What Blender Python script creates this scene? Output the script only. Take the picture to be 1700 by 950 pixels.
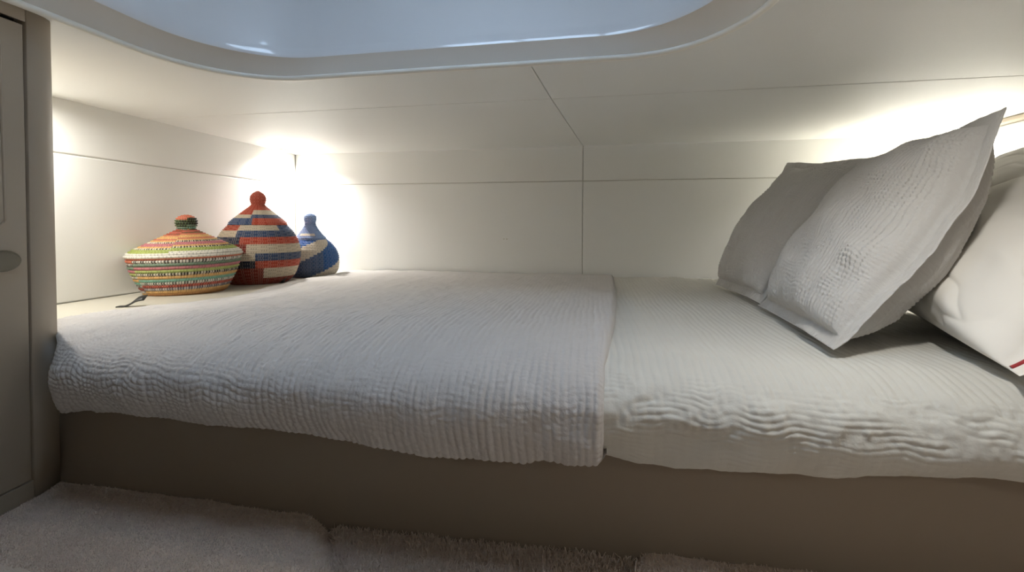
import bpy, bmesh, math
import numpy as np
from mathutils import Vector, Matrix

for o in list(bpy.data.objects): bpy.data.objects.remove(o)
S = bpy.context.scene
COL = S.collection

# ------------------------------------------------------------------ camera
cam_d = bpy.data.cameras.new('camera')
cam = bpy.data.objects.new('camera', cam_d); COL.objects.link(cam)
YAW, PITCH, ROLL, EYE = .1821, .0213, .0019, .4775
fw = Vector((-math.sin(YAW)*math.cos(PITCH), math.cos(YAW)*math.cos(PITCH), -math.sin(PITCH)))
rt0 = Vector((math.cos(YAW), math.sin(YAW), 0)); up0 = rt0.cross(fw)
rt = rt0*math.cos(ROLL) + up0*math.sin(ROLL); up = -rt0*math.sin(ROLL) + up0*math.cos(ROLL)
M = Matrix((rt, up, -fw)).transposed().to_4x4(); M.translation = (0, 0, EYE)
cam.matrix_world = M
cam_d.sensor_width = 36; cam_d.lens = 742/1700*36
cam_d.shift_y = (392-475)/1700
cam_d.clip_start = .02
S.camera = cam

# ------------------------------------------------------------------ sky, exposure
w = bpy.data.worlds.new('world'); S.world = w; w.use_nodes = True
bg = w.node_tree.nodes['Background']
bg.inputs[0].default_value = (.58, .76, 1.0, 1); bg.inputs[1].default_value = 8.2
S.view_settings.view_transform = 'Standard'; S.view_settings.look = 'None'
S.view_settings.gamma = 1; S.view_settings.use_curve_mapping = False
S.view_settings.exposure = 0.22
P_LEFT, P_RIGHT, P_HID, P_BACK, P_FILL = 3.2, 4.5, 1.7, 1.1, 1.0

# ------------------------------------------------------------------ helpers
def s2l(c):
    return tuple(((v/255)/12.92 if v/255 <= .04045 else ((v/255+.055)/1.055)**2.4) for v in c)

def mat(name, col, rough=.5, spec=.5, **k):
    m = bpy.data.materials.new(name); m.use_nodes = True
    nt = m.node_tree; b = nt.nodes['Principled BSDF']
    b.inputs['Base Color'].default_value = (*col, 1)
    b.inputs['Roughness'].default_value = rough
    b.inputs['Specular IOR Level'].default_value = spec
    for a, v in k.items(): b.inputs[a.replace('_', ' ')].default_value = v
    return m

def bump(m, scale, strength, dist, kind='NOISE', coord='Object', detail=3, var=None, uvscale=None):
    nt = m.node_tree; b = nt.nodes['Principled BSDF']
    tc = nt.nodes.new('ShaderNodeTexCoord')
    if kind == 'NOISE':
        t = nt.nodes.new('ShaderNodeTexNoise'); t.inputs['Scale'].default_value = scale; t.inputs['Detail'].default_value = detail
        out = t.outputs['Fac']
    else:
        t = nt.nodes.new('ShaderNodeTexVoronoi'); t.inputs['Scale'].default_value = scale
        out = t.outputs['Distance']
    src = tc.outputs[coord]
    if uvscale:
        mp = nt.nodes.new('ShaderNodeMapping'); mp.inputs['Scale'].default_value = uvscale
        nt.links.new(src, mp.inputs['Vector']); src = mp.outputs['Vector']
    nt.links.new(src, t.inputs['Vector'])
    bp = nt.nodes.new('ShaderNodeBump'); bp.inputs['Strength'].default_value = strength; bp.inputs['Distance'].default_value = dist
    nt.links.new(out, bp.inputs['Height'])
    old = b.inputs['Normal'].links
    if old: nt.links.new(old[0].from_socket, bp.inputs['Normal'])
    nt.links.new(bp.outputs['Normal'], b.inputs['Normal'])
    if var:
        t2 = nt.nodes.new('ShaderNodeTexNoise'); t2.inputs['Scale'].default_value = var[0]; t2.inputs['Detail'].default_value = 4
        nt.links.new(tc.outputs[coord], t2.inputs['Vector'])
        r = nt.nodes.new('ShaderNodeValToRGB')
        c = b.inputs['Base Color'].default_value[:3]
        r.color_ramp.elements[0].position = .3; r.color_ramp.elements[1].position = .7
        r.color_ramp.elements[0].color = (*[v*(1-var[1]) for v in c], 1)
        r.color_ramp.elements[1].color = (*[min(1, v*(1+var[1])) for v in c], 1)
        nt.links.new(t2.outputs['Fac'], r.inputs['Fac']); nt.links.new(r.outputs['Color'], b.inputs['Base Color'])
    return m

VINYL = bump(mat('cream_vinyl', (.86, .855, .815), .48, .35), 900, .25, .0006, 'VORONOI')
BACKING = mat('panel_backing', (.5, .48, .42), .8)
GEL = mat('glossy_gelcoat', (.78, .78, .78), .38, .5, Coat_Weight=1.0, Coat_Roughness=.04)
GEL_LIP = mat('satin_gelcoat', (.78, .745, .68), .25, .5)
BEAD = mat('white_bead', (.9, .87, .78), .3, .5)
TAUPE = bump(mat('taupe_lacquer', (.43, .37, .29), .42, .4), 300, .05, .0004)
TAUPE2 = bump(mat('taupe_laminate', (.33, .272, .21), .5, .35, ), 300, .05, .0004)
DARK = mat('dark_gap', (.02, .015, .01), .8)
SHELFM = bump(mat('cream_laminate', (.62, .585, .49), .35, .4), 400, .05, .0003)
BLACK = bump(mat('black_leather', (.016, .016, .014), .45, .5), 800, .3, .0003)
METAL = bump(mat('brushed_metal', (.19, .175, .135), .35, .5, Metallic=.7), 500, .05, .0003)
QUILT = bump(mat('grey_cotton', (.53, .505, .485), .9, .1, Sheen_Weight=.15), 420, .5, .0012, coord='UV', detail=4)
bump(QUILT, 2600, .25, .0003, coord='UV')
BLANK = bump(mat('pale_cotton', (.585, .57, .52), .9, .1, Sheen_Weight=.15), 380, .35, .001, coord='UV', detail=4)
bump(BLANK, 2600, .2, .0003, coord='UV')
SHEET = mat('mattress_cloth', (.7, .69, .65), .9, .1)
CUSH = bump(mat('grey_muslin', (.52, .505, .48), .92, .1, Sheen_Weight=.2), 260, .8, .0030, coord='UV', detail=5, uvscale=(1, .35, 1))
bump(CUSH, 1500, .3, .0006, coord='UV')
WHITE = bump(mat('white_percale', (.86, .83, .77), .8, .15, Sheen_Weight=.1), 22, .10, .006, coord='UV', detail=3, uvscale=(1, .4, 1))
RED = mat('red_piping', (.33, .015, .02), .6)
CARPET = bump(mat('beige_carpet', (.80, .655, .53), .95, .05, Sheen_Weight=.4), 500, .8, .003, var=(14, .10))
PILE = mat('carpet_yarn', (.76, .64, .54), .95, .05, Sheen_Weight=.3)
GLASS = mat('hatch_glass', (.95, .98, 1), .02, .5, Transmission_Weight=1.0, IOR=1.02)
LAMPW = mat('lamp_trim', (.75, .74, .7), .3, .5)
EMIT = mat('lamp_lens', (1, .95, .85), .5)
EMIT.node_tree.nodes['Principled BSDF'].inputs['Emission Color'].default_value = (1, .93, .80, 1)
EMIT.node_tree.nodes['Principled BSDF'].inputs['Emission Strength'].default_value = 30

def tag(o, label=None, cat=None, group=None, kind=None):
    if label: o['label'] = label
    if cat: o['category'] = cat
    if group: o['group'] = group
    if kind: o['kind'] = kind
    return o
def empty(name, loc=(0, 0, 0)):
    o = bpy.data.objects.new(name, None); COL.objects.link(o); o.location = loc; o.empty_display_size = .05
    return o
def link(name, me, m, parent=None, smooth=False):
    o = bpy.data.objects.new(name, me); COL.objects.link(o)
    if m: me.materials.append(m)
    if smooth:
        me.polygons.foreach_set('use_smooth', [True]*len(me.polygons))
    if parent:
        o.parent = parent; o.matrix_parent_inverse = Matrix.Translation(-parent.location)
    return o
def bmobj(name, bm, m, parent=None, smooth=False):
    bmesh.ops.recalc_face_normals(bm, faces=bm.faces)
    me = bpy.data.meshes.new(name); bm.to_mesh(me); bm.free()
    return link(name, me, m, parent, smooth)
def box(name, lo, hi, m, parent=None, bev=0, seg=2):
    bm = bmesh.new(); bmesh.ops.create_cube(bm, size=1)
    for v in bm.verts: v.co = Vector([(lo[i]+hi[i])/2 + v.co[i]*(hi[i]-lo[i]) for i in range(3)])
    if bev: bmesh.ops.bevel(bm, geom=list(bm.edges), offset=bev, segments=seg, profile=.5, affect='EDGES')
    return bmobj(name, bm, m, parent)
def prism(name, pts, fn, n0, n1, m, parent=None, bev=0, seg=2, smooth=False):
    """polygon pts in (a,b), mapped by fn(a,b,n)"""
    bm = bmesh.new()
    A = [bm.verts.new((p[0], p[1], n0)) for p in pts]; B = [bm.verts.new((p[0], p[1], n1)) for p in pts]
    k = len(pts)
    bm.faces.new(A[::-1]); f1 = bm.faces.new(B)
    for i in range(k): bm.faces.new((A[i], A[(i+1) % k], B[(i+1) % k], B[i]))
    bmesh.ops.recalc_face_normals(bm, faces=bm.faces)
    if bev:
        ed = [e for e in bm.edges if all(abs(v.co.z-n1) < 1e-7 for v in e.verts)]
        bmesh.ops.bevel(bm, geom=ed, offset=bev, segments=seg, profile=.5, affect='EDGES')
    bmesh.ops.triangulate(bm, faces=[f for f in bm.faces if len(f.verts) > 4])
    for v in bm.verts: v.co = Vector(fn(*v.co))
    return bmobj(name, bm, m, parent, smooth)
def gridmesh(name, P, m, parent=None, uv=None, closeu=False, closev=False, smooth=True, col=None):
    """P: (nu,nv,3) array"""
    nu, nv = P.shape[:2]
    idx = np.arange(nu*nv).reshape(nu, nv)
    iu = np.arange(nu if closeu else nu-1); iv = np.arange(nv if closev else nv-1)
    a = idx[np.ix_(iu, iv)]; b = idx[np.ix_((iu+1) % nu, iv)]; c = idx[np.ix_((iu+1) % nu, (iv+1) % nv)]; d = idx[np.ix_(iu, (iv+1) % nv)]
    F = np.stack([a, b, c, d], -1).reshape(-1, 4)
    return rawmesh(name, P.reshape(-1, 3), F, m, parent, None if uv is None else uv.reshape(-1, 2), smooth, None if col is None else col.reshape(-1, 4))
def rawmesh(name, V, F, m, parent=None, uv=None, smooth=True, col=None):
    me = bpy.data.meshes.new(name); k = F.shape[1]
    me.vertices.add(len(V)); me.vertices.foreach_set('co', V.astype(np.float32).ravel())
    me.loops.add(F.size); me.loops.foreach_set('vertex_index', F.astype(np.int32).ravel())
    me.polygons.add(len(F)); me.polygons.foreach_set('loop_start', (np.arange(len(F))*k).astype(np.int32))
    me.update(calc_edges=True)
    if uv is not None:
        l = me.uv_layers.new(name='UVMap'); l.data.foreach_set('uv', uv[F.ravel()].astype(np.float32).ravel())
    if col is not None:
        l = me.color_attributes.new('Col', 'FLOAT_COLOR', 'POINT'); l.data.foreach_set('color', col.astype(np.float32).ravel())
    me.validate()
    return link(name, me, m, parent, smooth)
_rng = np.random.default_rng(7); _T = _rng.random((128, 128))
def vn(x, y, seed=0):
    x = np.asarray(x, float)+seed*17.31; y = np.asarray(y, float)+seed*9.77
    xi = np.floor(x).astype(int); yi = np.floor(y).astype(int); fx = x-xi; fy = y-yi
    fx = fx*fx*(3-2*fx); fy = fy*fy*(3-2*fy)
    g = lambda a, b: _T[a % 128, b % 128]
    return ((g(xi, yi)*(1-fx)+g(xi+1, yi)*fx)*(1-fy)+(g(xi, yi+1)*(1-fx)+g(xi+1, yi+1)*fx)*fy)*2-1
def fbm(x, y, o=3, seed=0): return sum(vn(x*2**k, y*2**k, seed+k*3)/2**k for k in range(o))
def tube(name, pts, r, m, parent=None, closed=False, n=8):
    P = np.array(pts, float); k = len(P)
    T = np.roll(P, -1, 0)-np.roll(P, 1, 0)
    if not closed: T[0] = P[1]-P[0]; T[-1] = P[-1]-P[-2]
    T /= np.linalg.norm(T, axis=1)[:, None]+1e-12
    ref = np.array([.123, .317, .94]); ref /= np.linalg.norm(ref)
    A = np.cross(T, ref); A /= np.linalg.norm(A, axis=1)[:, None]; B = np.cross(T, A)
    th = np.linspace(0, 2*np.pi, n, endpoint=False)
    G = P[:, None]+r*(np.cos(th)[None, :, None]*A[:, None]+np.sin(th)[None, :, None]*B[:, None])
    return gridmesh(name, G, m, parent, closeu=closed, closev=True)
def sstep(x, a, b):
    t = np.clip((x-a)/(b-a), 0, 1); return t*t*(3-2*t)
def normals(P):
    du = np.gradient(P, axis=0); dv = np.gradient(P, axis=1); n = np.cross(du, dv)
    return n/(np.linalg.norm(n, axis=2)[..., None]+1e-12)

# ------------------------------------------------------------------ room constants
XL, XR, YB, ZC, ZS, ZT, YF = -1.1885, 1.075, 1.622, .765, .6414, .300, .648
YN = -.95           # wall behind the camera
FZ = 0.0

# ------------------------------------------------------------------ walls of upholstered panels
def wall(name, fn, outline, panels, pm=None):
    root = prism(name, outline, fn, -.05, -.002, BACKING); tag(root, kind='structure')
    for p in panels:
        prism('wall_panel', p, fn, -.010, .0, pm or VINYL, root, bev=.0035, seg=3)
    return root
g = .0007
def rect(a0, a1, b0, b1): return [(a0+g, b0+g), (a1-g, b0+g), (a1-g, b1-g), (a0+g, b1-g)]
fnB = lambda a, b, n: (a, YB-n, b)
XSEAM = -.041
wall('wall_back', fnB, rect(XL-.05, XR+.05, -.05, ZC+.03), [rect(XL, XSEAM, .0, ZS), rect(XSEAM, XR, .0, ZS), rect(XL, XSEAM, ZS, ZC+.006), rect(XSEAM, XR, ZS, ZC+.006)])
fnL = lambda a, b, n: (XL+n, a, b)
wall('wall_left', fnL, rect(YN, YB, -.05, ZC+.03), [rect(.40, YB, ZT, ZS), rect(.40, YB, ZS, ZC+.006), rect(YN, .40, 0, ZC+.006)])
fnR = lambda a, b, n: (XR-n, a, b)
wall('wall_right', fnR, rect(YN, YB, -.05, ZC+.03), [rect(YN, YB, 0, .52), rect(YN, YB, .52, ZC-.012)])
fnN = lambda a, b, n: (a, YN+n, b)
wall('wall_front', fnN, rect(XL-.05, XR+.05, -.05, ZC+.03), [rect(XL, XR, 0, ZC)], TAUPE)
# cornice lip over the right wall
rail = box('trim_1', (XR-.022, YN, ZC-.014), (XR+.001, YB-.02, ZC-.0005), TAUPE, bev=.004); tag(rail, kind='structure')

# ------------------------------------------------------------------ overhead opening outline
HX0, HX1, HY0, HY1 = -.727, .222, -.62, .780
def roundrect(x0, x1, y0, y1, r, n=14, ry=None):
    ry = ry or r; pts = []
    for cx, cy, a0 in ((x0+r, y1-ry, math.pi), (x1-r, y1-ry, math.pi/2), (x1-r, y0+ry, 0), (x0+r, y0+ry, -math.pi/2)):
        for i in range(n+1):
            a = a0-i/n*math.pi/2; pts.append((cx+r*math.cos(a), cy+ry*math.sin(a)))
    return pts    # clockwise from left side going up, back, right side down, near
RX, RY = .175, .19
hole = roundrect(HX0, HX1, HY0, HY1, RX, 16, RY)
fnC = lambda a, b, n: (a, b, ZC-n)
SX0, SX1 = -.115, -.097                 # ceiling seam at the opening and at the cross seam
YS = 1.013
ceil = empty('ceiling'); tag(ceil, kind='structure')
def cpanel(pts): prism('ceiling_panel', pts, fnC, -.012, 0, VINYL, ceil, bev=.0022, seg=3)
cpanel([(XL-.005, YS+g), (SX1-g, YS+g), (XSEAM-g, YB+.005), (XL-.005, YB+.005)])
cpanel([(SX1+g, YS+g), (XR+.005, YS+g), (XR+.005, YB+.005), (XSEAM+g, YB+.005)])
nq = 17
leftback = hole[:nq]; rightback = hole[nq:2*nq]; rightnear = hole[2*nq:3*nq]; leftnear = hole[3*nq:]
cpanel([(XL-.005, YN), (HX0+RX, YN), (HX0+RX, HY0)] + leftnear + leftback + [(SX0-g, HY1), (SX1-g, YS-g), (XL-.005, YS-g)])
cpanel([(SX0+g, HY1)] + rightback + rightnear + [(HX0+RX+.001, HY0), (HX0+RX+.001, YN), (XR+.005, YN), (XR+.005, YS-g), (SX1+g, YS-g)])
# backing above the panels, with the same opening
bm = bmesh.new()
outer = [(XL-.05, YN-.05), (XL-.05, YB+.05), (XR+.05, YB+.05), (XR+.05, YN-.05)]
P = []
for pt in hole:
    P.append((pt, min(range(4), key=lambda i: (pt[0]-outer[i][0])**2+(pt[1]-outer[i][1])**2)))
hv = [bm.verts.new((*p, ZC+.0125)) for p in hole]; ov = [bm.verts.new((*p, ZC+.0125)) for p in outer]
ed = [bm.edges.new((hv[i], hv[(i+1) % len(hv)])) for i in range(len(hv))] + [bm.edges.new((ov[i], ov[(i+1) % 4])) for i in range(4)]
bmesh.ops.triangle_fill(bm, edges=ed, use_beauty=True)
bmobj('backing', bm, BACKING, ceil)

# moulded coaming: lip, glossy shaft, roof with hatch
coam = empty('trim_2'); tag(coam, kind='structure')
tube('bead', [(x, y, ZC-.0025) for x, y in roundrect(HX0, HX1, HY0, HY1, RX, 24, RY)], .005, BEAD, coam, closed=True)
def loops(spec, N=24):
    L = []
    for z, ix0, ix1, iy0, iy1, r, ry in spec:
        L.append([(x, y, z) for x, y in roundrect(HX0+ix0, HX1-ix1, HY0+iy0, HY1-iy1, r, N, ry)])
    return np.array(L)
lip = [(.762, .001, .001, .001, .001, RX, RY), (.768, .004, .005, .003, .002, RX, RY), (.782, .014, .018, .01, .005, RX, RY), (.793, .022, .028, .02, .008, RX, RY), (.797, .027, .034, .024, .010, RX, RY)]
gridmesh('coaming_lip', loops(lip), GEL_LIP, coam, closev=True)
ZR = 1.34
sh = [(.797, .027, .034, .024, .010, RX, RY), (.803, .029, .036, .026, .009, RX, RY), (.815, .028, .035, .025, .003, RX, RY)] + \
     [(.815+(ZR-.815)*t, .028-.05*t, .035-.05*t, .025-.05*t, .003-.15*t, RX, RY) for t in (.01, .03, .1, .25, .5, .75, .9, .97)] + [(ZR, .0, .0, .0, -.11, RX, RY)]
gridmesh('shaft_wall', loops(sh), GEL, coam, closev=True)
# roof over the shaft with a framed glass hatch
WX0, WX1, WY0, WY1 = -.50, .0, .10, .40
bm = bmesh.new()
o_ = [(HX0-.15, HY0-.15), (HX0-.15, HY1+.25), (HX1+.15, HY1+.25), (HX1+.15, HY0-.15)]
i_ = roundrect(WX0, WX1, WY0, WY1, .06, 8)
hv = [bm.verts.new((*p, ZR)) for p in i_]; ov = [bm.verts.new((*p, ZR)) for p in o_]
ed = [bm.edges.new((hv[i], hv[(i+1) % len(hv)])) for i in range(len(hv))] + [bm.edges.new((ov[i], ov[(i+1) % 4])) for i in range(4)]
bmesh.ops.triangle_fill(bm, edges=ed, use_beauty=True)
bmobj('shaft_roof', bm, GEL, coam)
hatch = empty('window_1', (-.25, 0, ZR)); tag(hatch, kind='structure')
prism('hatch_pane', roundrect(WX0, WX1, WY0, WY1, .06, 8), lambda a, b, n: (a, b, ZR+n), .02, .026, GLASS, hatch)
tube('hatch_frame', [(x, y, ZR) for x, y in roundrect(WX0, WX1, WY0, WY1, .06, 12)], .012, METAL, hatch, closed=True)
for xx in (-.25,): box('hatch_bar', (xx-.012, WY0, ZR-.002), (xx+.012, WY1, ZR+.018), METAL, hatch, bev=.004)

# ------------------------------------------------------------------ floor with carpeted steps
def axis(spec):
    out = []
    for a, b, n in spec: out += list(np.linspace(a, b, n, endpoint=False))
    return np.array(out+[spec[-1][1]])
def floor_h(x, y):
    xb = -.419+(.648-y)*.80                    # curved edge between the left block and the lower tread
    d = xb-x
    left = np.where(d > 0, .006-.026*(1-np.clip(d/.05, 0, 1))**2.2, -.020)
    pit = -.008*np.exp(-((x-xb)/.006)**2)
    mid = -.0085+.012*np.clip((x+.4)/.45, 0, 1)
    h = np.where(d > 0, np.maximum(left, mid-.004), mid)+pit
    x2 = .062-(.648-y)*.4
    d2 = x-x2
    right = .014*np.clip(d2/.02, 0, 1)**.5+.0035
    h = np.where(d2 > 0, np.maximum(h, right), h)-.008*np.exp(-(d2/.004)**2)
    h = h + .0022*fbm(x*9, y*9, 3, 5) + .0010*fbm(x*60, y*60, 2, 9)
    return h + .010*sstep(-x, .80, .96)*sstep(y, .3, .55)*0
xs = axis([(XL-.02, -.99, 6), (-.99, .60, 400), (.60, XR, 10)]); ys = axis([(YN, .35, 12), (.35, .665, 90)])
X, Y = np.meshgrid(xs, ys, indexing='ij')
fl = gridmesh('floor', np.stack([X, Y, floor_h(X, Y)], -1), CARPET); tag(fl, kind='structure')
# yarn pile of the carpet near the bed
n = 70000
px = _rng.uniform(-1.0, .56, n); py = _rng.uniform(.47, .6475, n)
L = np.where((px > -.419+(.648-py)*.8) & (px < .062), .0085, .0040)*_rng.uniform(.6, 1.2, n)
a = _rng.uniform(0, 6.283, n); wd = .0009
base = np.stack([px, py, floor_h(px, py)-.001], -1)
side = np.stack([np.cos(a), np.sin(a), 0*a], -1)*wd
tip = base+np.stack([_rng.normal(0, .5, n)*L, np.minimum(_rng.normal(0, .5, n)*L, .6495-py), L], -1)
tipw = side*.5
V = np.concatenate([base-side, base+side, tip+tipw, tip-tipw]); k = np.arange(n)
pile = rawmesh('carpet_pile', V, np.stack([k, k+n, k+2*n, k+3*n], -1), PILE, fl, smooth=False); pile['kind'] = 'stuff'

# ------------------------------------------------------------------ leaning cabinet partition on the left, with locker door
T0 = Vector((-.745, .498, .775)); B0 = Vector((-.959, .645, -.005))
dirT = Vector((.05, -1, 0)).normalized(); dirB = Vector((.10, -1, 0)).normalized()
Hh = (T0-B0).length
def pf(s, t, n):       # s metres towards the viewer, t 0..1 height, n outwards
    dv = dirB.lerp(dirT, t); e = B0.lerp(T0, t)
    nn = dv.cross(T0-B0).normalized()
    if nn.x < 0: nn = -nn
    return e+dv*s+nn*n
part = empty('locker_cabinet', (-1.0, .3, 0))
tag(part, 'tall taupe locker cabinet with rounded end post, left of the bed', 'cabinet')
# end post with rounded corner
S1 = .026
post = [(s, n) for s, n in [(S1-.0006, -.03), (S1-.0006, -.001), (S1-.0016, 0), (.010, -.0003), (.003, -.0015), (-.006, -.006), (-.012, -.013), (-.016, -.023), (-.018, -.035), (-.018, -.30), (S1-.0006, -.30)]]
bm = bmesh.new(); rows = []
for t in np.linspace(0, 1, 12):
    wsc = 1.55-.55*t
    rows.append([bm.verts.new(pf((s-S1)*1.0+S1*wsc if s > 0 else s, t, n_)) for s, n_ in post])
for i in range(len(rows)-1):
    for j in range(len(post)):
        bm.faces.new((rows[i][j], rows[i][(j+1) % len(post)], rows[i+1][(j+1) % len(post)], rows[i+1][j]))
bm.faces.new(rows[0]); bm.faces.new(rows[-1][::-1])
bmobj('end_post', bm, TAUPE, part, smooth=True)
sw = lambda t: S1*(1.55-.55*t)
pfd = lambda s, t, n: pf(s+sw(t), t, n)
DB, DT = .062, .962    # door bottom and top (fractions of height)
prism('plinth', [(.0006, 0), (.9, 0), (.9, DB-.004), (.0006, DB-.004)], pfd, -.03, 0, TAUPE, part)
prism('top_rail', [(.0006, DT+.006), (.9, DT+.006), (.9, 1), (.0006, 1)], pfd, -.03, 0, TAUPE, part)
prism('cabinet_recess', [(-.0005, 0), (.9, 0), (.9, 1), (-.0005, 1)], pfd, -.045, -.02, DARK, part)
door = prism('door', [(.0028, DB), (.45, DB), (.45, DT), (.0028, DT)], pfd, -.02, -.0005, TAUPE, part, bev=.0012)
def groove(t0, t1, s0, s1, cs, ct):
    return [(s0, t0+ct), (s0, t1-ct*.15), (s0+cs*.15, t1), (s1, t1), (s1, t0), (s0+cs, t0)]
pg = groove(.60, .925, .0285, .42, .016, .028)
def along(pts, N=6):
    out = []
    for i in range(len(pts)):
        a_, b_ = pts[i], pts[(i+1) % len(pts)]
        for q in range(N): out.append((a_[0]+(b_[0]-a_[0])*q/N, a_[1]+(b_[1]-a_[1])*q/N))
    return out
tube('door_moulding', [tuple(pfd(s, t, -.0006)) for s, t in along(pg)], .0016, TAUPE, door, closed=True)
prism('door_field', [(s+.0028 if s < .2 else s-.003, t-.004 if t > .8 else t+.003) for s, t in pg], pfd, -.0006, .0014, TAUPE, door, bev=.001)
# oval recessed handle
hc = (.034, .553)
ov = [(hc[0]+.021*math.cos(q), hc[1]+.0185*math.sin(q)) for q in np.linspace(0, 2*math.pi, 28, endpoint=False)]
hd = prism('door_handle', ov, pfd, -.001, .004, METAL, door, bev=.0018, seg=3); hd['label'] = 'oval metal push handle'
tube('handle_ring', [tuple(pfd(s, t, .001)) for s, t in ov], .0014, METAL, hd, closed=True)

# ------------------------------------------------------------------ shelf
shelf = empty('shelf', (-1.05, 1.0, 0)); tag(shelf, 'cream laminate shelf along the left wall under the woven baskets', 'shelf')
box('shelf_top', (XL+.001, .612, ZT-.03), (-.84, YB-.001, ZT-.002), SHELFM, shelf, bev=.002)
box('shelf_carcass', (XL+.001, .72, 0), (-.88, YB-.001, ZT-.03), TAUPE2, shelf)
box('shelf_border', (XL+.0012, .613, ZT-.004), (XL+.019, YB-.002, ZT), SHELFM, shelf, bev=.0012)
box('locker_lid', (XL+.0205, .613, ZT-.004), (-.85, 1.10, ZT), SHELFM, shelf, bev=.0012)
box('locker_lid', (XL+.0205, 1.1015, ZT-.004), (-.85, YB-.002, ZT), SHELFM, shelf, bev=.0012)
def pulltab(name, p, ang, label, sc=1):
    c, s = math.cos(ang), math.sin(ang)
    prof = [(0, .0015), (.018, .0015), (.027, .003), (.036, .008), (.046, .014), (.056, .0175), (.068, .019)]
    P = []
    for q, (u, z) in enumerate(prof):
        wdt = .010 if q < 3 else .010
        row = []
        for v, dz in ((-wdt, 0), (-wdt, .0028), (wdt, .0028), (wdt, 0)):
            row.append((p[0]+(u*c-v*s)*sc, p[1]+(u*s+v*c)*sc, p[2]+(z+dz-.0015+(.55*(v+wdt)*min(1, q/4) if q > 1 else 0))*sc))
        P.append(row)
    o = gridmesh(name, np.array(P), BLACK, closev=True, smooth=False)
    bm = bmesh.new(); bm.from_mesh(o.data); bmesh.ops.holes_fill(bm, edges=[e for e in bm.edges if e.is_boundary])
    bm.to_mesh(o.data); bm.free()
    tag(o, label, 'pull tab'); return o
pulltab('pull_tab', (-1.022, .80, ZT), .42, 'black leather pull tab on shelf in front of the striped basket', .78)
pulltab('pull_tab', (-.967, 1.245, ZT), -.6, 'black leather pull tab on shelf beside the red basket, mostly hidden', .6)

# ------------------------------------------------------------------ bed
bed = empty('bed', (.05, 1.1, 0)); tag(bed, 'built-in single berth with plain taupe base panel below the covers', 'bed')
yb = lambda x: YF
basepts = [(-.985, YF)] + [(x, yb(x)) for x in np.linspace(-.9, 1.06, 30)] + [(1.06, YB-.01), (-.84, YB-.01), (-.84, .67), (-.985, .67)]
prism('base_panel', basepts, lambda a, b, n: (a, b, n), -.02, .205, TAUPE2, bed)
bm = bmesh.new(); bmesh.ops.create_cube(bm, size=1)
lo, hi = (-.80, .60, .206), (1.05, YB-.01, .288)
for v in bm.verts: v.co = Vector([(lo[i]+hi[i])/2 + v.co[i]*(hi[i]-lo[i]) for i in range(3)])
bmesh.ops.bevel(bm, geom=list(bm.edges), offset=.03, segments=4, profile=.5, affect='EDGES')
bmobj('mattress', bm, SHEET, bed, smooth=True)

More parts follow.
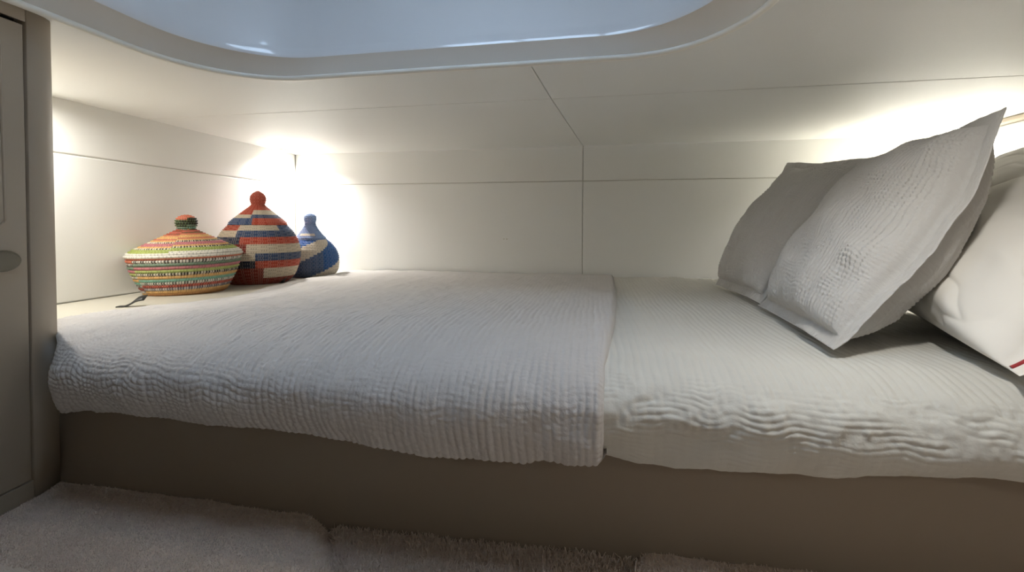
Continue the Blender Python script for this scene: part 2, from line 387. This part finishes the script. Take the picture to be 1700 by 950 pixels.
# ---- covers: profile swept over the bed
def cover(name, xlf, xrf, hemf, yf, a, b, zt, nx, amp, seed, mt, ribs, leftround=0, edge_drop=(0, 0), cross=0):
    u = np.linspace(0, 1, nx)
    ns = [120, 90, 60, 10]
    tt = np.concatenate([np.linspace(0, 1, ns[0], endpoint=False)**.8, 1+np.linspace(0, 1, ns[1], endpoint=False), 2+np.linspace(0, 1, ns[2], endpoint=False), 3+np.linspace(0, 1, ns[3])])
    U, Tt = np.meshgrid(u, tt, indexing='ij')
    seg = np.minimum(np.floor(Tt).astype(int), 3); q = Tt-seg
    xap = xlf(np.full_like(U, yf))+(xrf(np.full_like(U, yf))-xlf(np.full_like(U, yf)))*U
    hem = hemf(xap)
    ztv = zt-edge_drop[0]*(1-np.clip(Tt, 0, 1)**1.5)+.0035*fbm(xap*4, Tt*2, 2, seed)
    ztv = ztv-0
    yfv = yf+.006*fbm(xap*5, Tt*0, 2, seed+1)
    Y1 = yfv+a
    Yc = np.where(seg == 0, YB-.012+(Y1-(YB-.012))*q, 0.)
    Zc = ztv*1.0
    th = q*np.pi/2
    Yc = np.where(seg == 1, yfv+a*(1-np.sin(th)), Yc); Zc = np.where(seg == 1, ztv-b*(1-np.cos(th)), Zc)
    z2 = ztv-b; drop = z2-hem
    fold = (.006*fbm(xap*12, q*.8, 2, seed+2))*q
    Yc = np.where(seg == 2, yfv+.022*q*q+fold, Yc); Zc = np.where(seg == 2, z2-drop*q, Zc)
    foldE = (.006*fbm(xap*12, np.ones_like(q)*.8, 2, seed+2))
    Yc = np.where(seg == 3, yfv+.022+foldE+.018*q, Yc); Zc = np.where(seg == 3, hem-.003*np.sin(q*np.pi)+.010*q*q, Zc)
    xl = xlf(Yc); xr = xrf(Yc)
    Xc = xl+(xr-xl)*U
    P = np.stack([Xc, Yc, Zc], -1)
    # arc length for the weave
    ds = np.linalg.norm(np.diff(P, axis=1), axis=2); s = np.concatenate([np.zeros((nx, 1)), np.cumsum(ds, 1)], 1)
    xr_ = Xc
    N = -normals(P)
    if N[nx//2, 30, 2] < 0: N = -N
    # ribs running across the bed
    h = ribs(xr_, s, Yc, Zc)
    h += .0016*fbm(xr_*25, s*14, 3, seed+4)
    # edges
    dl = Xc-xl; dr = xr-Xc
    if edge_drop[1]: 
        e = np.clip(dr/.013, 0, 1); h += edge_drop[1]*(np.sqrt(1-(1-e)**2)-1)
    P = P+N*h[..., None]
    if leftround:
        e = 1-np.clip(dl/leftround, 0, 1); k = 1-np.sqrt(np.maximum(0, 1-e*e))
        front = sstep(-Yc, -.72, -.56)
        P[..., 2] -= k*.006*(1-front*sstep(-Zc, -.31, -.27))
        P[..., 1] += k*.028*front*sstep(-Zc, -.315, -.28)
        P[..., 2] -= .010*sstep(-P[..., 0], .70, .86)*sstep(P[..., 1], .635, .71)*(1-sstep(P[..., 1], .95, 1.2))
    uv = np.stack([xr_, s], -1)
    return gridmesh(name, P, mt, uv=uv)
interp = lambda xp, yp: (lambda v: np.interp(v, xp, yp))
xlq = interp([.50, .54, .57, .60, .64, .70, .78, .88, .99, 1.14, 1.31, 1.6], [-.834, -.838, -.872, -.910, -.957, -.985, -.962, -.912, -.893, -.912, -.935, -.93])
xrq = interp([.50, .60, .627, .822, 1.09, 1.56], [.013, .016, .020, .037, .054, .068])
hemq = interp([-.82, -.80, -.73, -.66, -.583, -.437, -.337, -.217, -.17, -.122, .011], [.192, .186, .193, .194, .191, .190, .184, .177, .177, .179, .186])
hemb = interp([-.1, .011, .03, .054, .10, .181, .274, .389, .443, .7, 1.05], [.195, .186, .182, .178, .180, .186, .190, .195, .196, .20, .20])
def ribs_q(x, s, Y, Z):
    xw = x+.0022*fbm(x*18, s*16, 2, 31)
    g1 = np.abs(np.sin(np.pi*xw/.0102))**.7
    wv = .25+.75*sstep(x+.12*fbm(x*5, s*4, 2, 36), -.62, -.15)
    bil = (np.abs(np.sin(np.pi*x/.0098+2.4*fbm(x*26, s*20, 2, 37)))*np.abs(np.sin(np.pi*s/.0082+2.4*fbm(x*30, s*24, 2, 33))))**.6
    bil2 = np.abs(vn(x*130, s*150, 38))
    amp_z = .22+.78*sstep(-Y, -1.10, -.72)
    return (.0018*g1*wv+.0018*bil*(1.2-.7*wv)+.0009*bil2+.0010*fbm(x*45, s*35, 2, 35))*amp_z
def ribs_b(x, s, Y, Z):
    xw = x+.002*fbm(x*18, s*14, 2, 41)
    g1 = np.abs(np.sin(np.pi*xw/.0105))**.8
    front = sstep(-Z, -.296, -.262)*(1-sstep(-Z, -.245, -.215))
    sw_ = s+.004*fbm(x*20, s*12, 2, 43)
    cr = np.abs(np.sin(np.pi*(sw_+.004*vn(x*45, s*20, 48))/.0078))
    side = sstep(-Z, -.25, -.22)
    big = .007*np.maximum(0, fbm(x*16+s*8, s*22, 2, 46))*front
    return .0012*g1*(1-front*.6)*(1-side*.8)+.0015*cr*front*(.5+.9*vn(x*34, s*60, 44))+.0012*vn(x*150, s*120, 49)*front+.0005*cr*side+big+.0055*side*fbm(x*7+s*16, s*9, 2, 47)
ct = cover('blanket', lambda y: np.full_like(y, -.10), lambda y: np.full_like(y, 1.05), hemb, .552, .11, .060, .300, 800, 1, 3, BLANK, ribs_b)
tag(ct, 'pale ribbed blanket over the right half of the bed, under the pillows', 'blanket')
qt = cover('quilt', xlq, xrq, hemq, .536, .20, .068, .318, 620, 1, 1, QUILT, ribs_q, leftround=.05, edge_drop=(.012, .016))
tag(qt, 'light grey crinkled quilt folded over the left half of the bed', 'quilt')

# ------------------------------------------------------------------ pillows
def pillow(name, BL, BR, TR, TL, tf, tb, w_, mt, seed, pinch=.05, crum=.006, power=.42, piping=False, sag=0.0, N=230, pow_=None, wv=None, bend=0):
    BL, BR, TR, TL = [np.array(c, float) for c in (BL, BR, TR, TL)]
    c = (BL+BR+TR+TL)/4
    nrm = np.cross(BR-BL, TL-BL); nrm /= np.linalg.norm(nrm)
    if nrm[0] > 0: nrm = -nrm
    root = empty(name, tuple(c))
    def surf(sgn, th):
        q = np.linspace(-1, 1, N); q = np.sign(q)*np.abs(q)**.85
        U, Vv = np.meshgrid(q, q, indexing='ij')
        u2 = U*(1-pinch*(1-Vv**2)); v2 = Vv*(1-pinch*(1-U**2))
        a_ = (u2+1)/2; b_ = (v2+1)/2
        B = BL[None, None]*((1-a_)*(1-b_))[..., None]+BR*(a_*(1-b_))[..., None]+TR*(a_*b_)[..., None]+TL*((1-a_)*b_)[..., None]
        iu = np.clip(1-(U/w_)**2, 0, 1); iv = np.clip(1-(Vv/(wv or w_))**2, 0, 1)
        body = (iu*iv)**(pow_ or power)
        body *= 1-sag*b_+sag*.5
        inside = (iu > 0) & (iv > 0)
        wob = .006*fbm(U*2.2, Vv*2.2, 2, seed+11)            # shared flange wave
        edge = np.maximum(np.abs(U), np.abs(Vv))
        fold = np.sqrt(fbm(U*2.6+Vv*1.2, Vv*3-U, 2, seed+(1 if sgn > 0 else 2))**2+.02)
        cornerness = np.clip(np.abs(U*Vv), 0, 1)**1.5
        crn = crum*(1-fold*2)*(.4+1.6*cornerness)*np.clip(body*2, 0, 1)**2*(1 if sgn > 0 else .5)
        lu, lv = U*.2, Vv*.2
        if mt is CUSH:
            wx = np.abs(np.sin(np.pi*(lu/.0085)+1.6*fbm(lu*22, lv*16, 2, seed+21)))**.8
            wy = np.abs(np.sin(np.pi*(lv/.0065)+2.2*fbm(lu*26, lv*30, 2, seed+23)))**.8
            crn = crn+(.0026*wx+.0024*wy*(.6+.8*vn(lu*30, lv*40, seed+25))+.0028*fbm(lu*22, lv*14, 3, seed+27))*np.clip(body*4, 0, 1)
            wob = wob+(.0012*fbm(lu*60, lv*60, 2, seed+29))*(1-np.clip(body*4, 0, 1))
        if mt is WHITE:
            crn = crn-(.0045*np.exp(-np.abs(fbm(U*1.8+Vv*2.6, Vv*2.2-U*1.2, 2, seed+31))*7)-.006*fbm(U*2.5, Vv*3, 2, seed+33))*np.clip(body*2, 0, 1)**2
        pipew = .0015*sgn
        h = -bend*(1-Vv**2)*a_**1.5+sgn*(th*body+crn)+wob*1.0+pipew*(edge < .999)
        lenU = np.linalg.norm(BR-BL); lenV = np.linalg.norm(TL-BL)
        Pp = B+nrm*h[..., None]; lowz = .3045+.002*wob/.006
        Pp[..., 2] = lowz+np.logaddexp(0, (Pp[..., 2]-lowz)/.006)*.006
        return Pp, np.stack([U*lenU/2, Vv*lenV/2], -1)
    F_, uv = surf(1, tf); K_, uv2 = surf(-1, tb)
    a1 = gridmesh('pillow_front', F_, mt, root, uv=uv); a2 = gridmesh('pillow_back', K_[::-1], mt, root, uv=uv2[::-1])
    if piping:
        i0 = int(np.argmin(np.abs(np.sign(np.linspace(-1, 1, N))*np.abs(np.linspace(-1, 1, N))**.85+w_)))
        i1 = N-1-i0
        for e_, o_ in ((i0, -1), (i1, 1)):
            line = [F_[e_, i] for i in range(2, N-2)]
            tube('piping', [p+nrm*.0012 for p in line], .0023, RED, root, n=6)
    else:
        pass
    return root
z0 = .309
p = pillow('pillow', (.343, 1.035, z0), (.316, .664, z0+.002), (.560, .732, .642), (.625, 1.12, .630), .062, .080, .89, CUSH, 2, bend=.03, sag=.1, pinch=.015, pow_=.40, crum=.004)
tag(p, 'grey crinkled cushion nearest the camera, flanged edge, corner pointing up', 'pillow', 'grey flanged cushions')
p = pillow('pillow', (.342, 1.365, z0), (.352, 1.045, z0+.002), (.615, 1.13, .632), (.552, 1.42, .662), .058, .060, .89, CUSH, 7, sag=.35, pinch=.02, pow_=.40, crum=.004)
tag(p, 'grey crinkled cushion by the back wall, behind the nearer grey cushion', 'pillow', 'grey flanged cushions')
p = pillow('pillow', (.635, 1.07, z0), (.4640, .586, z0+.002), (.86, .61, .61), (.86, 1.13, .632), .104, .07, .90, WHITE, 12, pinch=.012, crum=.004, piping=True, pow_=.33, sag=.3, wv=.999)
tag(p, 'white pillow with dark red piping at the right edge of the photo', 'pillow', 'white piped pillows')
p = pillow('pillow', (.60, 1.57, z0), (.63, 1.15, z0+.002), (.86, 1.17, .64), (.665, 1.55, .655), .035, .05, .93, WHITE, 17, pinch=.03, crum=.005, piping=True, wv=.999)
tag(p, 'white pillow with red piping almost hidden behind the far grey cushion', 'pillow', 'white piped pillows')

# ------------------------------------------------------------------ woven baskets
BM = mat('basket_straw', (.5, .5, .5), .6, .3)
nt = BM.node_tree; at = nt.nodes.new('ShaderNodeVertexColor'); at.layer_name = 'Col'
nt.links.new(at.outputs['Color'], nt.nodes['Principled BSDF'].inputs['Base Color'])
bump(BM, 700, .3, .0006)
def C_(*c): return np.array(s2l(c))
def coilpart(name, prof, coil, stitches, colf, cx, cy, z0, sq, parent, N=360, tilt=0.):
    """prof: (r,z) polyline from bottom to top; colf(theta, z, coil index, stitch phase) -> rgb"""
    pr = np.array(prof, float)
    if len(pr) > 2:                       # smooth through the points
        t = np.concatenate([[0], np.cumsum(np.linalg.norm(np.diff(pr, axis=0), axis=1))])
    else: t = np.array([0, np.linalg.norm(pr[1]-pr[0])])
    nc = max(1, int(round(t[-1]/coil))); rows = nc*5+1
    ts = np.linspace(0, t[-1], rows)
    r = np.interp(ts, t, pr[:, 0]); z = np.interp(ts, t, pr[:, 1])
    ker = np.ones(7)/7
    if rows > 14:
        rp = np.pad(r, 3, mode='reflect', reflect_type='odd'); zp = np.pad(z, 3, mode='reflect', reflect_type='odd')
        r = np.convolve(rp, ker, 'valid'); z = np.convolve(zp, ker, 'valid')
    dr = np.gradient(r); dz = np.gradient(z); l = np.hypot(dr, dz)+1e-9; nr, nz = dz/l, -dr/l
    ph = (np.arange(rows) % 5)/5; ci = np.minimum(np.arange(rows)//5, nc-1)
    bul = coil*.55*np.sqrt(np.maximum(0, 1-(2*ph-1)**2)) - coil*.12
    th = np.linspace(-np.pi, np.pi, N, endpoint=False)
    st = (th*stitches/(2*np.pi))
    stp = (st[None, :]+ci[:, None]*.5) % 1
    bb = bul[:, None]+.0005*np.cos(2*np.pi*stp)
    R_ = np.maximum(r[:, None]+nr[:, None]*bb, .0003); Z_ = z[:, None]+nz[:, None]*bb
    # theta 0 faces the camera, positive to the right in the photo
    d = np.array([cx, cy]); d = d/np.linalg.norm(d); side = np.array([d[1], -d[0]])
    xr_ = R_*np.sin(th)[None]; xd = -R_*np.cos(th)[None]*sq
    Xw = cx+side[0]*xr_+d[0]*xd; Yw = cy+side[1]*xr_+d[1]*xd
    P = np.stack([Xw, Yw, z0+Z_+tilt*xr_], -1)
    zc_ = np.interp((ci+.5)*t[-1]/nc, t, pr[:, 1])
    col = np.zeros((rows, N, 4)); col[..., 3] = 1
    colf(col, th, zc_, ci, stp, nc)
    return gridmesh(name, P, BM, parent, closev=True, col=col)

CREAM, REDc, DRED, BLUE, DBLUE, BLK = C_(214, 200, 178), C_(196, 84, 62), C_(140, 50, 38), C_(70, 92, 128), C_(52, 62, 86), C_(48, 40, 34)
def mixst(col, i, j, stp, gapcol, thr=.22, k=.75):
    m_ = (stp[i, j] < thr)[:, None]
    col[i, j, :3] = np.where(m_, col[i, j, :3]*(1-k)+gapcol*k, col[i, j, :3])
# --- striped basket
pal = dict(o=C_(214, 112, 72), w=C_(226, 220, 204), g=C_(118, 142, 116), p=C_(200, 112, 118), l=C_(172, 186, 92), k=BLK, y=C_(226, 172, 90), t=C_(120, 182, 158), r=C_(206, 92, 66), n=C_(92, 92, 104), b=C_(196, 134, 66), d=C_(96, 100, 62))
def stripes(seq, gap, shift_at=-1.05):
    def f(col, th, zc_, ci, stp, nc):
        for i in range(col.shape[0]):
            for (lo, hi, sh) in ((-9, shift_at, 1), (shift_at, 9, 0)):
                j = np.where((th >= lo) & (th < hi))[0]
                q = min(max(ci[i]+sh, 0), len(seq)-1)
                c_ = pal[seq[q]]; col[i, j, :3] = c_*.82+.18*c_.mean()
                if seq[q] in gap: mixst(col, i, j, stp, gap[seq[q]], .45, .9)
                else: mixst(col, i, j, stp, BLK, .2, .35)
    return f
root = empty('lidded_basket', (-1.075, 1.02, ZT)); tag(root, 'low wide basket with many coloured stripes and a knobbed lid, leftmost', 'basket', 'woven lidded baskets on the shelf')
k = .00163
body1 = [(.02, .0), (.080, .0005), (.090, .006), (.099, .024), (.109, .045), (.117, .066), (.122, .086), (.124, .103)]
coilpart('basket_body', body1, .0083, 110, stripes('bbbbbbbbbbynrwtykklpgwooo'[-20:] if False else 'bbbbbbbbbynrwtyklpgwoo', {'w': BLK, 'k': C_(220, 210, 190), 'n': C_(210, 200, 190), 'r': C_(120, 50, 40)}), -1.075, 1.02, ZT, .80, root, tilt=.02)
ld = coilpart('basket_lid', [(.127, .098), (.127, .105), (.112, .116), (.090, .128), (.068, .140), (.045, .152), (.024, .164), (.017, .167)], .0075, 100,
     stripes('wwwllkyppkyoyyodrdd', {'k': C_(226, 216, 190), 'd': C_(180, 70, 50), 'l': C_(150, 160, 80)}, -.3), -1.075, 1.02, ZT, .80, root, tilt=.02)
kb = coilpart('lid_knob', [(.017, .164), (.0185, .172), (.0225, .180), (.0232, .188), (.021, .197), (.012, .203), (.001, .205)], .0062, 24,
     stripes('ytgkkkooooo', {'k': C_(90, 110, 70), 't': C_(60, 60, 40)}, .1), -1.075, 1.02, ZT, .9, ld, N=120)
# --- large red, cream and blue basket
def zz(z): return 0
def patchcol(bands, default, ytop, kpx, ybase=469.5, ox=310, sc=5.59, xc=335., half=350.):
    """bands: (y0,y1,[(x_end, colour), ...]) measured bands of coils"""
    def f(col, th, zc_, ci, stp, nc):
        xx = xc+half*np.sin(np.clip(th, -np.pi/2, np.pi/2))
        for i in range(col.shape[0]):
            y = ((ybase-zc_[i]/kpx)-ox)*sc
            bnd = next((b for b in bands if b[0] <= y < b[1]), None)
            col[i, :, :3] = default
            if bnd:
                prev = -1e9
                for xe, c in bnd[2]:
                    j = (xx > prev) & (xx <= xe); col[i, j, :3] = c; prev = xe
            back = np.abs(th) > np.pi/2
            jj = np.arange(col.shape[1])
            lum = col[i, 0, :3]
            mixst(col, i, jj, stp, CREAM*.8 if (bnd is None or True) else BLK, .24, .38)
            dk = (stp[i] > .86)[:, None]; col[i, :, :3] = np.where(dk, col[i, :, :3]*.55, col[i, :, :3])
    return f
root = empty('lidded_basket', (-1.045, 1.245, ZT)); tag(root, 'large round basket in red, cream and blue with a red knob', 'basket', 'woven lidded baskets on the shelf')
INF = 1e9
b2 = [(345, 410, [(135, REDc*.9), (545, CREAM), (INF, BLUE*1.3)]), (410, 465, [(140, CREAM), (INF, BLUE)]), (465, 530, [(185, DBLUE), (INF, REDc)]), (530, 600, [(240, DRED), (INF, CREAM)]),
      (600, 680, [(310, CREAM), (INF, BLUE*.85)]), (680, 740, [(310, DBLUE*.6), (INF, REDc*.95)]), (740, 825, [(375, DRED), (680, CREAM), (INF, REDc)])]
l2 = [(300, 360, [(285, BLUE*1.1), (INF, REDc)]), (262, 300, [(262, CREAM), (INF, BLUE)]), (222, 262, [(265, REDc), (INF, CREAM)])]
k2 = 1/528
cy2 = 1.245; cx2 = -1.045
coilpart('basket_body', [(.02, 0), (.078, .0005), (.090, .008), (.104, .026), (.114, .052), (.119, .080), (.119, .106), (.112, .134), (.098, .160), (.076, .184)], .0056, 125,
     patchcol(b2, DRED*1.15, 0, k2), cx2, cy2, ZT, .88, root)
ld = coilpart('basket_lid', [(.080, .180), (.080, .186), (.068, .198), (.052, .212), (.036, .226), (.024, .236), (.016, .245)], .0056, 90,
     patchcol(l2, REDc, 0, k2, half=225), cx2, cy2, ZT, .9, root)
coilpart('lid_knob', [(.016, .243), (.019, .250), (.0215, .260), (.0205, .270), (.014, .279), (.006, .284), (.001, .287)], .005, 26,
     patchcol([], REDc, 0, k2), cx2, cy2, ZT, 1, ld, N=130)
# --- small blue and white basket
cx3, cy3 = -1.005, 1.45
def diag(part_):
    def f(col, th, zc_, ci, stp, nc):
        B1, B2, B3, CR = C_(40, 104, 182), C_(74, 98, 134), C_(34, 92, 156), C_(222, 212, 196)
        for i in range(col.shape[0]):
            y = ((458-zc_[i]/.00217)-310)*5.59
            c = np.tile(CR, (len(th), 1))
            if part_ == 'body':
                e1 = .45-(y-495)/80*1.05; c[(th < e1) & (th > -2.4)] = B1
                s_, e_ = .85-(y-540)/195*1.59, 1.25-max(0, (y-690))/130*1.25+max(0, 690-y)*.012
                j = (th > s_) & (th < e_); c[j] = B2; c[j & (th > .45)] = B3
                c[(th < -1.9) | (th > 2.1)] = B2
            else:
                c[:] = C_(112, 146, 196)
                if 435 < y < 462: c[(th > -.9) & (th < .35)] = CR
            col[i, :, :3] = c
            jj = np.arange(len(th)); mixst(col, i, jj, stp, CREAM, .25, .45 if part_ != 'body' else .25)
            dk = (stp[i] > .86)[:, None]; col[i, :, :3] = np.where(dk, col[i, :, :3]*.65, col[i, :, :3])
    return f
root = empty('lidded_basket', (cx3, cy3, ZT)); tag(root, 'small blue and white spiral basket in the corner by the back wall', 'basket', 'woven lidded baskets on the shelf')
coilpart('basket_body', [(.02, 0), (.074, .0005), (.083, .006), (.092, .022), (.095, .045), (.094, .068), (.086, .092), (.070, .114), (.050, .131)], .0068, 105, diag('body'), cx3, cy3, ZT, .95, root)
ld = coilpart('basket_lid', [(.052, .128), (.052, .134), (.040, .146), (.028, .162), (.019, .178), (.016, .186)], .006, 60, diag('lid'), cx3, cy3, ZT, 1, root)
coilpart('lid_knob', [(.016, .184), (.0175, .192), (.020, .202), (.0195, .212), (.012, .219), (.001, .221)], .0055, 22, diag('lid'), cx3, cy3, ZT, 1, ld, N=120)

# ------------------------------------------------------------------ downlights and one added fill lamp
def downlight(x, y, z, power, label, r=.025, spread=140):
    root = empty('downlight', (x, y, z)); tag(root, label, 'light')
    th = np.linspace(0, 2*math.pi, 40, endpoint=False)
    prof = [(r*.70, .001), (r*.72, -.003), (r*.86, -.0035), (r*.98, -.002), (r, .0008)]
    G = np.array([[(x+a_*math.cos(t), y+a_*math.sin(t), z+b_) for t in th] for a_, b_ in prof])
    gridmesh('lamp_ring', G, LAMPW, root, closev=True)
    G = np.array([[(x+a_*math.cos(t), y+a_*math.sin(t), z-.0008) for t in th] for a_ in (.0003, r*.71)])
    gridmesh('lamp_lens', G, EMIT, root, closev=True)
    ld_ = bpy.data.lights.new('lamp_glow', 'AREA'); ld_.shape = 'DISK'; ld_.size = r*1.35; ld_.energy = power; ld_.spread = math.radians(spread); ld_.color = (1, .975, .925)
    lo = bpy.data.objects.new('lamp_glow', ld_); COL.objects.link(lo); lo.parent = root; lo.location = (0, 0, -.006)
downlight(-1.1615, 1.505, ZC, P_LEFT, 'small recessed ceiling downlight in the corner above the baskets')
downlight(1.003, 1.495, ZC, P_RIGHT, 'small recessed ceiling downlight above the pillows')
downlight(-1.10, .665, ZC, P_HID, 'small recessed ceiling downlight hidden behind the locker cabinet', spread=170)
downlight(.32, .50, ZC, P_FILL, 'added fill lamp, out of view, above the near edge of the pillows', spread=165)  # added out of view as fill for pillows, bed top and back wall
downlight(.55, -.35, ZC, P_BACK, 'small recessed ceiling downlight behind the camera', r=.035)
# small snap and screw caps on the back wall
for (x, z, r, lb) in ((-.329, .431, .0022, 'upper left'), (-.318, .431, .0026, 'upper right'), (-.325, .304, .0022, 'lower')):
    bm = bmesh.new(); bmesh.ops.create_uvsphere(bm, u_segments=12, v_segments=6, radius=r)
    for v in bm.verts: v.co = Vector((x+v.co.x, YB+v.co.y*.4, z+v.co.z))
    c_ = bmobj('screw_cap', bm, SHELFM, None, True)
    tag(c_, 'tiny %s screw cap on the back wall panel above the quilt' % lb, 'screw cap')
